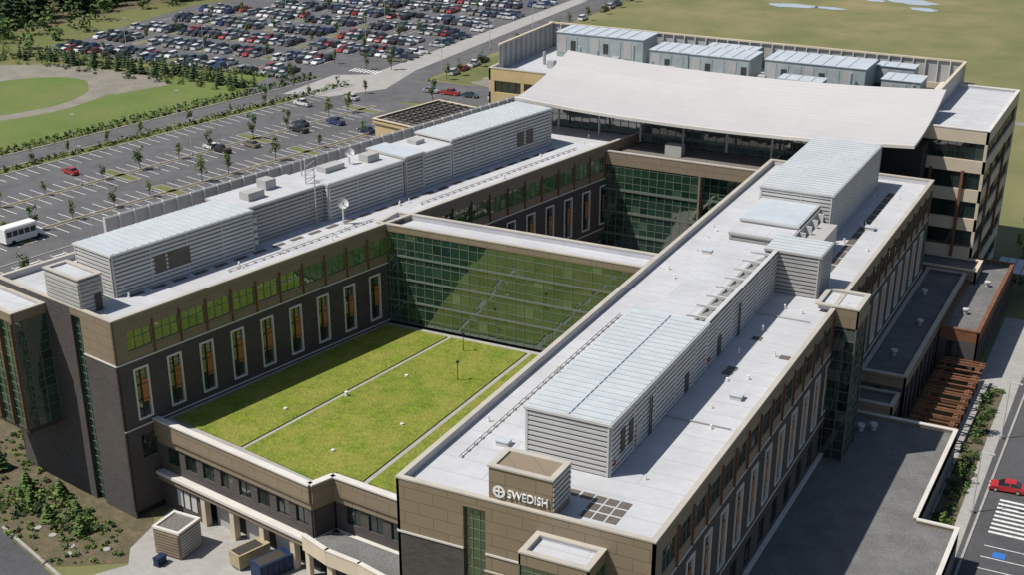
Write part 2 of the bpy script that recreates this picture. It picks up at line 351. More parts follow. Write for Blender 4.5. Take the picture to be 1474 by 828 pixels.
penthouse(H,LF,73.4,99.5,9.3,17,zr,33.6,'metalw',seam=0);seams(LF,73.4,99.5,9.3,17,33.65)
for a,z in((13,28.6),(15.2,28.6),(17,28.6),(90,28.8),(92.5,28.8)): H.box('louvre_vents','bronze',wf(*LF(0,8 if a<50 else 9.3),su,cu,cu,-su),a,a+1.8,.15,.2,z,z+2.4)
for a,b_,w_,h_ in((33,12,3,.9),(38,14,2,1.2),(49,13,4,.8),(57,12,2.5,1.1),(69,13,2,.7)): H.box('rooftop_unit','metal',LF,a,a+w_,b_,b_+2,32.6,32.9+h_)
SF=wf(*LF(0,22.8),su,cu,cu,-su)
H.box('roof_screen','metal',SF,16,112,-.1,.0,27.1,32.4)
for i in range(39): H.box('screen_posts','metalw',SF,16+i*2.5,16.2+i*2.5,0,.4,27.1,32.45)
H.box('screen_rail','metalw',SF,16,112,.0,.2,32.1,32.3)
def piperun(T,a0,a1,b):
    H.box('roof_pipe','metal',T,a0,a1,b-.05,b+.05,27.35,27.45)
    a=a0
    while a<a1: H.box('pipe_blocks','whitecop',T,a,a+.35,b-.22,b+.22,27.1,27.36);a+=1.5
piperun(LF,22,50,4.2);piperun(LF,60,100,4.0);H.box('roof_pipe','metal',W,-60.05,-59.95,108,150,27.35,27.45)
for k in range(28): H.box('pipe_blocks','whitecop',W,-60.2,-59.8,108+1.5*k,108.35+1.5*k,27.1,27.36)
for i in range(26): H.box('walkway_pavers','bronze',LF,8+i*3.5,10.2+i*3.5,6.6,7.4,27.1,27.14)
def vent(x,y,z,r=.2,h=.6): H.cyl('roof_vents','white',x,y,z,z+h,r);H.cyl('roof_vents','whitecop',x,y,z,z+.1,r*1.8)
for i in range(36):
    vent(R.choice([R.uniform(-61.5,-56),R.uniform(-43,-38)]),R.uniform(104,220),27.1,R.uniform(.07,.18),R.uniform(.3,.8))
for i in range(28): vent(*LF(R.uniform(4,112),R.choice([R.uniform(2,6),R.uniform(2,7),R.uniform(19,20)])),27.1,R.uniform(.07,.18),R.uniform(.3,.8))
for k in range(4): H.cyl('exhaust_ducts','metal',LF(30.2,8)[0],LF(30.2,8)[1],28+k*1.1,28.7+k*1.1,.5)
# ------------------------------------------------ glass link
H.box('core','core',W,-104,-63.2,165.4,170.3,3,27)
flat_roof(H,W,-105,-62.6,165,170.8,28.02)
TC=wf(-104.5,165,1,0,0,-1)
H.box('metal_link','tan',TC,0,41.5,-.3,0,26.9,27.82)
zs=[]
for f in range(4):
    for d in(0,1.1,2.6): zs.append(12.6+f*3.58+d)
curtain(H,TC,0,41.5,12.7,26.9,1.5,zs,mat='glass',d=-.1,mw=.045)
for f in range(1,4):
    H.box('floor_bands','mull',TC,0,41.5,-.12,.06,12.6+f*3.58-.12,12.6+f*3.58+.14)
TCb=wf(-104,170.8,1,0,0,1)
H.box('metal_link','tan',TCb,0,41,-.3,0,26.5,27.84);curtain(H,TCb,0,41,4,26.5,1.5,[4+1.6*i for i in range(1,15)],mat='glass',d=-.1)
# ------------------------------------------------ green roof podium
G=[LF(4.7,.1),(-85.2,116.9),(-84,120),(-63.1,117.4),(-63.1,164.9),LF(48,.1)]
H.prism('podium_core','core',[(-111.5,124),(-85.4,118.2),(-83.6,121.4),(-63.4,119.5),(-63.4,164.6),(-104.5,164.6)],0,11.9)
Gi=[LF(5.3,-.1),(-85.5,117.6),(-84.3,120.7),(-63.3,118.2),(-63.3,164.8),LF(47.8,-.1)]
H.prism('gravel_border','concrete',Gi,11.9,12.4)
g2=[LF(6.8,-1.0),(-98.9,121.9),(-92.6,163.6),(-103.0,163.6),]
H.prism('sedum_bed','sedum',g2,12.4,12.56)
H.prism('sedum_bed','sedum',[(-98.2,121.7),(-85.9,118.9),(-84.6,121.7),(-80.6,121.2),(-79.6,163.6),(-91.9,163.6)],12.4,12.56)
H.prism('sedum_bed','sedum',[(-79.8,121.1),(-65,119.6),(-65,163.6),(-78.8,163.6)],12.4,12.56)
for (p,q) in ((G[0],G[1]),(G[1],G[2]),(G[2],G[3])):
    T_,L=between(p,q)
    H.box('podium_parapet','tan',T_,0,L,-.3,.35,10.6,13.0);H.box('podium_coping','whitecop',T_,-.1,L+.1,-.45,.5,13.0,13.2)
    H.box('podium_parapet','tan',T_,0,L,-.3,.1,9.6,10.6)
    ops=[];a=1.6
    while a<L-3: ops.append((a,a+2.2,6.9,9.2));a+=3.4
    wall_open(H,'podium_brick','brick',T_,0,L,5.6,9.6,ops,th=.4,b1=-.2)
    for oo in ops: curtain(H,T_,*oo,1.1,[],mat='glassd',mm='mulld',d=-.45)
    H.box('podium_ledge','whitecop',T_,-.1,L,-.2,.9,5.2,5.6)
    H.box('podium_band','tan',T_,0,L,-.2,.6,4.3,5.2)
T_,L=between(G[0],G[1])
H.box('podium_brick','brick',T_,0,8,-.4,-.0,0,4.3)
for a in(8,13.5,19,24.5): H.box('dock_columns','cream',T_,a,a+.8,-.5,.4,0,4.3)
for a in(8.8,14.3,19.8): H.box('dock_doors','metal',T_,a+.6,a+4,-1.1,-1.0,0,3.6)
for a in (3,4.4,5.8): H.box('dock_vents','metalw',T_,a,a+1,.0,.1,1.2,3.6)
cv=[(-86.3,116.3),(-82,114.7),(-77,114),(-72,112.6),(-66,110),(-63.2,108.5),(-63.2,117),(-83.8,119.3),(-85,116.7)]
H.prism('dock_canopy_roof','gravel',cv,4.5,5.75)
for i in range(5):
    T_,L=between(cv[i],cv[i+1]);H.box('dock_canopy_band','cream',T_,-.1,L+.1,-.3,.15,4.1,6.1);H.box('dock_canopy_coping','whitecop',T_,-.15,L+.15,-.4,.22,6.1,6.25)
    H.box('dock_columns','cream',T_,-.3,.5,-.9,-.3,0,4.1)
for x,y in((-95,140),(-77,158)):H.cyl('roof_vents','white',x,y,12.5,13.2,.25)
for x,y in((-88,126),(-100,133),(-91,149),(-84,136),(-72,140)): H.cyl('roof_drains','whitecop',x,y,12.5,12.75,.28)
# ------------------------------------------------ far link
flat_roof(H,W,-96,-63,218.5,236,27,mat='gravelr',cop='coping')
H.box('core','core',W,-95,-63.4,220,235.5,3,25.8)
TFa=wf(-92,218.5,1,0,0,-1)
H.box('metal_link','tan',TFa,0,29,-.4,0,24.6,26.82)
curtain(H,TFa,0,18,4,24.6,1.5,[4+1.35*i for i in range(1,16)],mat='glass',d=-.15)
curtain(H,TFa,18.2,29,4,24.6,1.5,[4+1.35*i for i in range(1,16)],mat='glass',d=-1.2)
for f in range(1,5): H.box('floor_bands','mull',TFa,0,18,-.12,.05,4+f*4.05-.2,4+f*4.05+.2);H.box('floor_bands','mull',TFa,18.2,29,-1.15,-1.0,4+f*4.05-.2,4+f*4.05+.2)
H.box('metal_link','tan',TFa,18,18.3,-1.2,0,4,24.6)
H.box('rooftop_unit','metal',W,-82,-79,223,225,26.1,28)
H.box('courtyard_terrace','concrete',W,-99,-63.5,171,218,4.2,4.6)
H.box('courtyard_shed','brick',W,-79,-70,196,208,4.6,12.5);flat_roof(H,W,-79.2,-69.8,195.8,208.2,13,mat='gravelr',drop=.5)
penthouse(H,W,-69,-64,190,207,4.6,15,'metalw','roof',seam=0)
# ------------------------------------------------ main pavilion
def banded(T,L,z0,z1,pitch,mat='cream',gm='glassd',bandh=2.3,skipe=1.2,piers=True):
    z=z1
    while z>z0+1:
        zb=max(z0,z-bandh);H.box('cream_bands',mat,T,0,L,-.4,0,zb,z)
        z2=max(z0,z-pitch)
        if zb-z2>.5:
            curtain(H,T,skipe,L-skipe,z2,zb,1.5,[],mat=gm,mm='mulld',d=-.35)
            H.box('cream_bands',mat,T,0,skipe,-.38,-.02,z2,zb);H.box('cream_bands',mat,T,L-skipe,L,-.38,-.02,z2,zb)
            x=7
            while x<L-5 and piers: H.box('cream_bands',mat,T,x,x+.7,-.38,-.03,z2,zb);x+=7.5
        z-=pitch
H.box('core','core',W,-126.4,-39.5,243.8,271.5,3,32)
H.box('core','core',W,-107.5,-39.5,229.4,244,3,31.2)
H.box('core','core',W,-58,-30.5,234.8,265.5,0,32.8)
flat_roof(H,W,-127,-39,243.2,272,33.0,cop='coping')
flat_roof(H,W,-44,-30,234,266,34.0,cop='whitecop',drop=.6)
banded(wf(-46,234,1,0,0,-1),16,2,33.8,5.0,skipe=.5,piers=False,bandh=2.1)
banded(wf(-30,234,0,1,1,0),32,2,33.8,5.0,skipe=.6,piers=False,bandh=2.1)
banded(wf(-30,266,-1,0,0,1),28,2,33.8,5.0)
banded(wf(-127,243.2,1,0,0,-1),19,4,32.8,4.6,mat='yellow')
banded(wf(-108,229.4,0,1,-1,0),13.8,4,30.8,4.6,mat='yellow')
banded(wf(-127,243.2,0,1,-1,0),29,4,32.8,4.6,mat='cream')
banded(wf(-127,272,1,0,0,1),88,4,32.8,4.6)
for a in(7.2,12.4): H.box('wood_fins','wood',wf(-46,234,1,0,0,-1),a,a+.45,0,.4,10,27)
for a in(6,20): H.box('wood_fins','wood',wf(-30,234,0,1,1,0),a,a+.5,0,.4,10,27)
TM=wf(-108,229,1,0,0,-1)
curtain(H,TM,0,62,4,31.4,1.5,[4+1.5*i for i in range(1,19)],mat='glassp',mm='mull',d=0,mw=.06)
for z in(14,18.5,23,27.5): H.box('floor_bands','mull',TM,0,62,-.1,.15,z,z+.35)
for k in range(8): H.cyl('canopy_columns','metal',-104+k*8,226.5,27,32.1,.2)
V=[];F=[];nu,nv=40,14
xa,xb,ya,yb=-110.5,-39.5,221.8,244.5
def cz(i,j):
    s=i/nu;t=j/nv
    e=(2*s-1)**2
    return 32.2+1.3*e+ (4.1*t**1.8)
for th_ in(0,-.55):
    for i in range(nu+1):
        for j in range(nv+1):
            V.append((xa+(xb-xa)*i/nu,ya+(yb-ya)*j/nv,cz(i,j)+th_))
K=(nu+1)*(nv+1)
idx=lambda i,j,k=0:k*K+i*(nv+1)+j
for i in range(nu):
    for j in range(nv):
        F.append((idx(i,j),idx(i+1,j),idx(i+1,j+1),idx(i,j+1)));F.append((idx(i,j,1),idx(i,j+1,1),idx(i+1,j+1,1),idx(i+1,j,1)))
for i in range(nu):
    F.append((idx(i,0),idx(i,0,1),idx(i+1,0,1),idx(i+1,0)));F.append((idx(i,nv),idx(i+1,nv),idx(i+1,nv,1),idx(i,nv,1)))
for j in range(nv):
    F.append((idx(0,j),idx(0,j+1),idx(0,j+1,1),idx(0,j,1)));F.append((idx(nu,j),idx(nu,j,1),idx(nu,j+1,1),idx(nu,j+1)))
H.p[('curved_roof','curv')]=(V,F)
for i in range(0,nu):
    a,c=V[idx(i,0)],V[idx(i+1,0)]
    H.beam('curved_roof_fascia','whitecop',(a[0],a[1]-.05,a[2]-.2),(c[0],c[1]-.05,c[2]-.2),.26)
H.box('clerestory_wall','cream',W,-108,-42,243.3,243.7,32,35.2)
for (a0,a1,b0,b1,zt) in ((-121,-102,262,270,37.0),(-99,-91,258,266,36.2),(-90,-78,256,264,36.6),(-90,-80,266,270,36.2),(-75,-56,256,265,37.0),(-53,-46,256,262,35.6),(-56,-49,265,269,36),(-70,-62,248,252,35.6)):
    H.box('rooftop_units','metalb',W,a0,a1,b0,b1,32.1,zt)
    H.box('rooftop_unit_caps','metaltop',W,a0-.15,a1+.15,b0-.15,b1+.15,zt,zt+.12)
    for k in range(int((a1-a0)/2.4)):
        H.box('unit_seams','metaltop',W,a0+1.2+k*2.4,a0+1.32+k*2.4,b0,b1,zt+.12,zt+.22)
        H.box('unit_panels','metalb' if k%3 else 'metal',W,a0+.5+k*2.4,a0+2.2+k*2.4,b0-.06-.02*(k%2),b0,33,zt-.6)
        if k%3==1: H.box('unit_vents','dark',W,a0+.8+k*2.4,a0+1.9+k*2.4,b0-.12,b0-.07,33.6,zt-1.4)
for i in range(12): H.box('rooftop_ducts','metal',W,-118+i*6,-116.6+i*6,251+(i*7)%5,252.5+(i*7)%5,32.1,33.6+(i%3)*.5)
for i in range(14): H.cyl('exhaust_fans','metalb',-120+i*5.6,254+(i*5)%9,32.1,34.6+(i%4)*.6,.35)
for T_,L in ((wf(-127,271,1,0,0,-1),86),(wf(-41,246,0,1,-1,0),25),(wf(-126,246,0,1,1,0),25)):
    H.box('screen_wall','metal',T_,0,L,-.2,-.1,32.3,36.8)
    a=.5
    while a<L: H.box('screen_posts','metalw',T_,a,a+.2,-.1,.35,32.3,36.8);a+=2.3
    H.box('screen_rail','cream',T_,0,L,-.35,.2,36.8,37.1)
# ------------------------------------------------ right podium, low blocks
def polyblock(pts,zb,zt,roofm,wall='tan',cop='whitecop'):
    H.prism('podium_roof',roofm,pts,zb,zt-.6)
    n=len(pts)
    for i in range(n):
        T_,L=between(pts[i],pts[(i+1)%n])
        H.box('coping',cop,T_,-.03,L+.03,-.5,.06,zt-.18+.003*i,zt+.003*i);H.box('parapet',wall,T_,0,L,-.42,0,zt-1.9,zt-.19)
        ops=[];a=1.2
        while a<L-2.6: ops.append((a,a+2,zb+1.2,zt-2.4));a+=3.2
        wall_open(H,'block_wall','cream',T_,0,L,zb,zt-1.9,ops,th=.3,b1=-.02)
        for oo in ops: curtain(H,T_,*oo,1,[],mat='glassd',mm='mulld',d=-.2,md=.1)
polyblock([(-36,86),(-16,86),(-16,151),(-21,151),(-21,177),(-36,177)],1.5,7.5,'gravel')
def block(x0,x1,y0,y1,zb,zt,roofm='gravel',wall='tan',win=True,cop='whitecop'):
    H.box('core','core',W,x0+.4,x1-.4,y0+.4,y1-.4,zb,zt-1.2);flat_roof(H,W,x0,x1,y0,y1,zt,mat=roofm,drop=.6,cop=cop)
    for T_,L in ((wf(x1,y0,0,1,1,0),y1-y0),(wf(x0,y0,1,0,0,-1),x1-x0),(wf(x0,y1,1,0,0,1),x1-x0)):
        H.box('block_band',wall,T_,0,L,-.3,0,zt-1.9,zt-.18)
        ops=[];a=1.2
        while a<L-2.6: ops.append((a,a+2,zb+1.2,zt-2.2));a+=3.2
        wall_open(H,'block_brick','brick',T_,0,L,zb,zt-1.9,ops if (win and zt-zb>4.5) else [])
        if win and zt-zb>4.5:
            for oo in ops: curtain(H,T_,*oo,1,[],mat='glassd',mm='mulld',d=-.25)
block(-36,-29.5,182,228,1.5,11.5,cop='coping');block(-29.4,-23.5,206,240,1.5,10.2,cop='wood',wall='wood')
block(-36,-30,177.1,181.9,1.5,9,roofm='gravelr',cop='coping');block(-42,-28,228.1,233.9,1.5,12,cop='cream')
for x,y,z in((-33,190,10.9),(-32,203,10.9),(-34,216,10.9),(-27,214,9.6),(-26,228,9.6)):
    H.cyl('roof_fans','metal',x,y,z,z+.7,.35);H.cyl('roof_fans','metalw',x,y,z+.7,z+.95,.5)
H.box('canopy_frame','mull',W,-27,-15,242,250,7.4,7.6)
for i in range(8): H.box('canopy_glass','metaltop',W,-26.9+i*1.5,-25.6+i*1.5,242.1,249.9,7.62,7.68)
for i in range(4): H.box('canopy_posts','mull',W,-26.5+i*3.6,-26.3+i*3.6,242.2,242.5,2,7.4)
for x,y in((-33,172),(-31.5,173),(-24,118),(-30,124)): H.cyl('roof_fans','metal',x,y,6.9,7.6,.4);H.cyl('roof_fans','metalw',x,y,7.6,7.9,.55)
H.box('retaining_wall','wood',W,-23.2,-22.9,182,206,2,4.5)
# entry annex behind left wing
H.box('annex_walls','yellow',LF,134.4,156.6,66.4,87.6,3,11);flat_roof(H,LF,134,157,66,88,12,mat='gravelr',drop=.5,cop='cream')
H.box('annex_parapet','yellow',LF,134.05,156.95,66.05,87.95,10.9,11.45)
for i in range(11): H.box('annex_trellis','dark',LF,136+i*1.8,136.3+i*1.8,68,86,12.1,12.4)
for i in range(9): H.box('annex_trellis','dark',LF,136,154.6,68+i*2.2,68.3+i*2.2,12.4,12.6)
H.box('annex_walls','yellow',LF,126,150,34,64,3,9);flat_roof(H,LF,125.8,150.2,33.8,64.2,9.6,mat='gravelr',drop=.5,cop='cream')
H.box('annex_walls','yellow',LF,118.3,130,8,25,3,20);flat_roof(H,LF,118.2,130.2,7.8,25.2,20.6,mat='roof',drop=.5,cop='cream')
def dish(cx_,cy_,z,r):
    n=16
    H.beam('dish_mast','metalw',(cx_,cy_,zr),(cx_,cy_,z),.1)
    d=Vector((.55,-.5,.55)).normalized();a=d.cross(Vector((0,0,1))).normalized();c=d.cross(a)
    ctr=Vector((cx_,cy_,z));prev=None
    for k in range(5):
        rr=r*k/4;ring=[ctr+d*(.35*r*(k/4)**2)+(a*math.cos(6.2832*i/n)+c*math.sin(6.2832*i/n))*rr for i in range(n)]
        if prev:
            for i in range(n): H.poly('satellite_dish','metalw',[prev[i],prev[(i+1)%n],ring[(i+1)%n],ring[i]])
        prev=ring
    H.beam('dish_feed','dark',ctr,ctr+d*r*.9,.05)
dish(*LF(46,6.5),30.2,.85);dish(*LF(55,14),34.6,.8)
for a,b_ in((44,12),(46,15),(43,9)): 
    p=LF(a,b_);H.beam('roof_antenna','metal',(*p,27.2),(*p,36.2),.06)
for k in range(8):
    p=LF(44,12);q_=LF(46,12);H.beam('roof_antenna','metal',(*p,31+k*.6),(*q_,31.6+k*.6 if k%2 else 31+k*.6),.04)
H.finish()
S=bpy.data.objects.new('hospital_sign',None);sc.collection.objects.link(S)
cu_=bpy.data.curves.new('sign_letters','FONT');cu_.body='SWEDISH';cu_.size=1.2;cu_.extrude=.08;cu_.materials.append(M['white'])
t=bpy.data.objects.new('sign_letters',cu_);t.location=(-51.0,100.78,28.55);t.rotation_euler=(math.radians(90),0,0);t.scale=(.85,1,1);sc.collection.objects.link(t);t.parent=S
q=B('tmp');TT=wf(-51.85,100.86,1,0,0,-1)
V,F=q.get('emblem','white');n=20
for rr in(.66,.42):
    V+=[(-51.85+rr*math.cos(6.2832*i/n),100.72,29.0+rr*math.sin(6.2832*i/n)) for i in range(n)]
F+=[(i,(i+1)%n,n+(i+1)%n,n+i) for i in range(n)]
q.box('emblem','white',TT,-.45,.45,.08,.15,28.92,29.08);q.box('emblem','white',TT,-.08,.08,.07,.16,28.55,29.45)
o=q.finish(True);o.name='emblem';o.parent=S

# ---------------------------------------------------------------- ground
def sm(t): t=max(0,min(1,t));return t*t*(3-2*t)
def uv(x,y): dx,dy=x+114,y-118;return dx*su+dy*cu,-dx*cu+dy*su
def gz(x,y):
    u,v=uv(x,y)
    g=4*max(sm((v-55)/30),sm((u-25)/30)) if x<-60 else 4*sm((u-25)/30)
    gr=2+2*sm((y-290)/60)
    k=sm((x+70)/25)
    return g*(1-k)+gr*k
xs=[-6000,-3500,-2000,-1200,-800,-600,-500]+list(range(-450,61,6))+[100,200,400,900,2000,5000]
ys=[-3000,-1200,-500,-200,-80,0,40]+list(range(60,361,6))+[400,450,500,600,800,1200,2000,4000,8000]
V=[(x,y,gz(x,y)) for x in xs for y in ys];ny=len(ys)
F=[(i*ny+j,(i+1)*ny+j,(i+1)*ny+j+1,i*ny+j+1) for i in range(len(xs)-1) for j in range(ny-1)]
me=bpy.data.meshes.new('ground');me.from_pydata(V,[],F);me.materials.append(M['field']);o=bpy.data.objects.new('ground',me);sc.collection.objects.link(o)
def sheet(name,mat,pts,z,T=W):
    b=B(name);b.poly(name,mat,[(*T(*p),z) for p in pts]);return b.finish(True)
def ell(cx_,cy_,rx,ry,n=36,a=0,jit=0):
    k1,k2=R.uniform(0,6),R.uniform(0,6)
    out=[]
    for t in [6.2832*i/n for i in range(n)]:
        f=1+jit*(math.sin(2*t+k1)+.6*math.sin(5*t+k2)+.4*math.sin(9*t+k1))
        out.append((cx_+rx*f*math.cos(t)*math.cos(a)-ry*f*math.sin(t)*math.sin(a),cy_+rx*f*math.cos(t)*math.sin(a)+ry*f*math.sin(t)*math.cos(a)))
    return out
sheet('rough_grass','rough',[(-520,200),(-215,140),(-190,480),(-520,480)],4.015)
sheet('forest_floor','mulch',[(-700,300),(-345,330),(-330,500),(-230,520),(-200,700),(-700,700)],4.02)
sheet('lawn','lawn',[(0,158),(60,157),(130,155),(170,154),(173,170),(150,186),(100,189),(60,184),(30,190),(0,186)],4.03,LF)
sheet('dirt_path','dirt',ell(-285,272,23,28,jit=.03),4.032)
sheet('dirt_path','dirt',[(-320,250),(-302,246),(-290,262),(-262,285),(-256,300),(-270,306),(-300,306),(-330,290)],4.036)
sheet('lawn','lawn',ell(-285,271,17,23,jit=.02),4.05)
sheet('lawn','lawn',ell(-322,262,12,16,jit=.04),4.05)
sheet('parking_lot','asphalt',[(8,70),(170,60),(172,138),(8,138)],4.04,LF)
sheet('driveway','asphalt',[(20,26),(140,54),(190,54),(190,80),(20,80)],4.03,LF)
sheet('road','asphalt',[(-60,143.5),(185,143.5),(185,151),(-60,151)],4.045,LF)
sheet('road','asphalt',[(-232,300),(-150,322),(-100,322),(-100,336),(-196,336),(-190,600),(-203,600),(-207,345),(-240,330)],4.05)
sheet('plaza_pavement','concrete',[(-222,305),(-209,308),(-200,322),(-204,345),(-205,470),(-210.5,470),(-213,335),(-222,330)],4.06)
sheet('parking_lot','asphalt',[(-318,318),(-228,322),(-212,345),(-208,480),(-300,480),(-326,395)],4.04)
sheet('grass_verge','rough',[(-194,338),(-110,338),(-130,400),(-190,420)],4.06)
sheet('lawn','lawn',ell(-172,350,10,7,jit=.08),4.075)
sheet('dirt_patch','dirt',ell(-168,345,16,9,jit=.12),4.07)
sheet('field_path','dirt',[(-190,398),(-60,362),(20,352),(60,350),(60,353),(20,355.5),(-60,366),(-190,402)],4.03)
for (cx_,cy_,rx,ry) in ((-136,493,8,4),(-123,494,5,2.5),(-100,519,9,5),(-93,506,5,3),(-112,516,4,2)): sheet('puddle','water',ell(cx_,cy_,rx,ry,jit=.14),4.1)
PL=B('parking_markings');KB=B('kerb')
def line(T,a0,a1,b0,b1,z=4.06,mat='paint'): PL.poly('m',mat,[(*T(a0,b0),z),(*T(a1,b0),z),(*T(a1,b1),z),(*T(a0,b1),z)])
rows1=[(133,138),(118.8,124),(112,117.2),(100.6,105.8),(94,99.2)]
a=14
while a<165:
    for r0,r1 in rows1: line(LF,a-.09,a+.09,r0,r1)
    a+=2.75
a=26
while a<110:
    line(LF,a-.1,a+.1,80,85.5);line(LF,a-.1,a+.1,70,75.5)
    if int(a)%2==0: line(LF,a+.5,a+2,81.5,83.5,mat='bluep')
    else:
        for k in range(4): line(LF,a+.3,a+2.4,80.5+k*1.3,80.9+k*1.3)
    a+=2.75
for v in(118,99.9): KB.box('k','concrete',LF,14,165,v-.95,v+.85,4,4.14);KB.box('k2','mulch',LF,14.3,164.7,v-.6,v+.5,4.14,4.16)
for v in(112,94):
    for a in (47,85,124,160): 
        KB.box('k','concrete',LF,a-1.4,a+1.4,v+.2,v+11.6,4,4.13);KB.box('k2','rough',LF,a-1.1,a+1.1,v+.5,v+11.3,4.13,4.16)
for v in(138.2,142.5,151.3): KB.box('k','concrete',LF,0,178,v,v+.4,4,4.15)
KB.box('k','concrete',LF,20,150,87,87.3,4,4.15);KB.box('k','concrete',LF,20,150,76.5,79.3,4,4.13)
yrows=[];y=325
while y<475: yrows.append(y);y+=17.6
for y in yrows:
    x=-318 if y<400 else -300
    while x<-232:
        line(W,x-.08,x+.08,y-5.2,y+5.2);x+=2.75
    for k,x in enumerate((-300,-276,-252)):
        if y+k<400: KB.box('k','concrete',W,x-1.3,x+1.3,y-5,y+5,4,4.13);KB.box('k2','rough',W,x-1,x+1,y-4.7,y+4.7,4.13,4.16)
for s in range(8): line(W,-221+s*1.2,-220.4+s*1.2,336,340,4.08)
PL.finish(True);
sheet('parking_lot','asphaltd',[(-15.5,90),(60,90),(60,300),(-30,300),(-17,235)],2.02)
sheet('pavement','concrete',[(-21,90),(-15.5,90),(-17,235),(-23,235)],2.03)
sheet('lawn','lawn',[(-12,262),(20,258),(30,285),(-18,290)],2.05)
PR=B('parking_markings')
y=96
while y<160:
    PR.poly('m','paint',[(-13.5,y,2.04),(-8.2,y,2.04),(-8.2,y+.15,2.04),(-13.5,y+.15,2.04)]);y+=2.8
for k in range(9): PR.poly('m','paint',[(-13.6,161+k*1.1,2.04),(-7,161+k*1.1,2.04),(-7,161.5+k*1.1,2.04),(-13.6,161.5+k*1.1,2.04)])
PR.poly('m','bluep',[(-12.2,155.2,2.045),(-10.7,155.2,2.045),(-10.7,156.6,2.045),(-12.2,156.6,2.045)])
PR.finish(True)
KB.box('k','concrete',W,-15.6,-15.3,90,235,2,2.15);KB.finish(True)
sheet('planting_bed','mulch',[(-20.6,152),(-17.6,152),(-18.4,205),(-20.9,205)],2.06)
sheet('planting_bed','mulch',[(-170,100),(-131,96),(-113,106),(-107,110),(-112,119),(-160,145),(-185,150)],.03)
sheet('loading_dock_pavement','concrete',[(-110,112),(-104,104),(-60,92),(-60,123),(-112,123)],.05)
sheet('road','asphaltd',[(-190,90),(-128,108),(-112,102),(-104,92),(-104,60),(-190,60)],.06)
b=B('kerb');T_,L=between((-128.2,108.4),(-111.8,102.3));b.box('k','concrete',T_,0,L,-.4,0,0,.2);b.finish(True)
sheet('service_apron','concrete',[(-111.8,102.3),(-104,92),(-100,92),(-100,108),(-107,110)],.055)
b=B('manhole_cover')
for x,y in((-124,110.5),(-121,110),(-117,109),(-116,107.5),(-119.5,113),(-112.5,110.5)): b.cyl('m','concrete',x,y,.03,.12,.5,12)
b.finish(True)

# ---------------------------------------------------------------- vegetation
def leaves(b,mat,c,r,n,size,shell=.55,part='leaves'):
    V,F=b.get(part,mat)
    for _ in range(n):
        d=Vector((R.gauss(0,1),R.gauss(0,1),R.gauss(0,1)));d.normalize();k=shell+(1-shell)*R.random()**.7
        p=Vector((c[0]+d.x*r[0]*k,c[1]+d.y*r[1]*k,c[2]+d.z*r[2]*k))
        a=Vector((R.gauss(0,1),R.gauss(0,1),R.gauss(0,.6))).normalized();e=a.cross(d+Vector((R.gauss(0,.4),R.gauss(0,.4),.3)));
        if e.length<.05: continue
        e.normalize();s=size*R.uniform(.6,1.3);m=len(V)
        V+=[tuple(p-a*s-e*s*.6),tuple(p+a*s-e*s*.5),tuple(p+a*s*.8+e*s*.6),tuple(p-a*s*.7+e*s*.7)];F.append((m,m+1,m+2,m+3))
def tree_mesh(h,mat,w=1.0,n=20):
    b=B('tree_mesh');b.cyl('trunk','bark',0,0,0,h*.5,.1,6,.06)
    for i in range(7):
        a=R.uniform(0,6.28);z=h*R.uniform(.3,.5);b.beam('limbs','bark',(0,0,z),(math.cos(a)*h*.17*w,math.sin(a)*h*.17*w,z+h*R.uniform(.15,.32)),.04)
    for i in range(11):
        a=R.uniform(0,6.28);rr=h*.15*w*R.random()**.5;z=h*R.uniform(.38,.9);q=h*R.uniform(.08,.13)*(1.25-abs(z/h-.6))
        leaves(b,mat,(rr*math.cos(a),rr*math.sin(a),z),(q*w,q*w,q*1.2),n,.14+.011*h)
    o=b.finish(True);me=o.data;bpy.data.objects.remove(o);return me
TM_=[tree_mesh(R.uniform(5,6.5),'leafl' if i%3 else 'leaf',.85) for i in range(5)]
def place(name,me,x,y,z,s=1,rz=None,col=None):
    o=bpy.data.objects.new(name,me);sc.collection.objects.link(o);o.location=(x,y,z);o.scale=(s,s,s);o.rotation_euler=(0,0,R.uniform(0,6.28) if rz is None else rz)
    if col:o.color=(*col,1)
    return o
def conif(b,x,y,z,h,w=.2,n=14,mat='leafd',per=9):
    V,F=b.get('foliage',mat);b.cyl('trunks','bark',x,y,z,z+h*.3,h*.018+.05,5)
    for k in range(n):
        t=k/n;zz=z+h*(.1+.88*t);r=h*w*(1-t)**.85+.15
        a0=R.random()*6.28
        for i in range(per):
            a=a0+6.2832*i/per+R.uniform(-.25,.25);r2=r*R.uniform(.65,1.15);d=.35+.25*R.random();m=len(V)
            V+=[(x,y,zz+h*.06),(x+r2*math.cos(a-d),y+r2*math.sin(a-d),zz-h*.03*R.random()),(x+r2*1.15*math.cos(a),y+r2*1.15*math.sin(a),zz-h*.035),(x+r2*math.cos(a+d),y+r2*math.sin(a+d),zz-h*.03*R.random())]
            F.append((m,m+1,m+2,m+3))
for v in(118,100):
    a=20
    while a<165:
        x,y=LF(a+R.uniform(-1,1),v);place('street_tree',R.choice(TM_),x,y,4.1,R.uniform(.6,1.0));a+=R.choice([8,11,13.75])
a=25
while a<168:
    x,y=LF(a,78+R.uniform(-1,1));place('street_tree',R.choice(TM_),x,y,4.1,R.uniform(.6,.95));a+=R.uniform(6,12)
a=10
while a<178:
    x,y=LF(a,140.5+R.uniform(-.4,.4));place('street_tree',R.choice(TM_),x,y,4.1,R.uniform(.45,.8));a+=R.uniform(9,16)
for y in yrows:
    for x in (-300,-276,-252,-230):
        if R.random()<.8: place('street_tree',R.choice(TM_),x+R.uniform(-.5,.5),y+R.uniform(-4,4),4.1,R.uniform(.6,1.0))
for i in range(12): place('street_tree',R.choice(TM_),-190+R.uniform(-1,1),345+i*13,4.1,R.uniform(.6,.9))
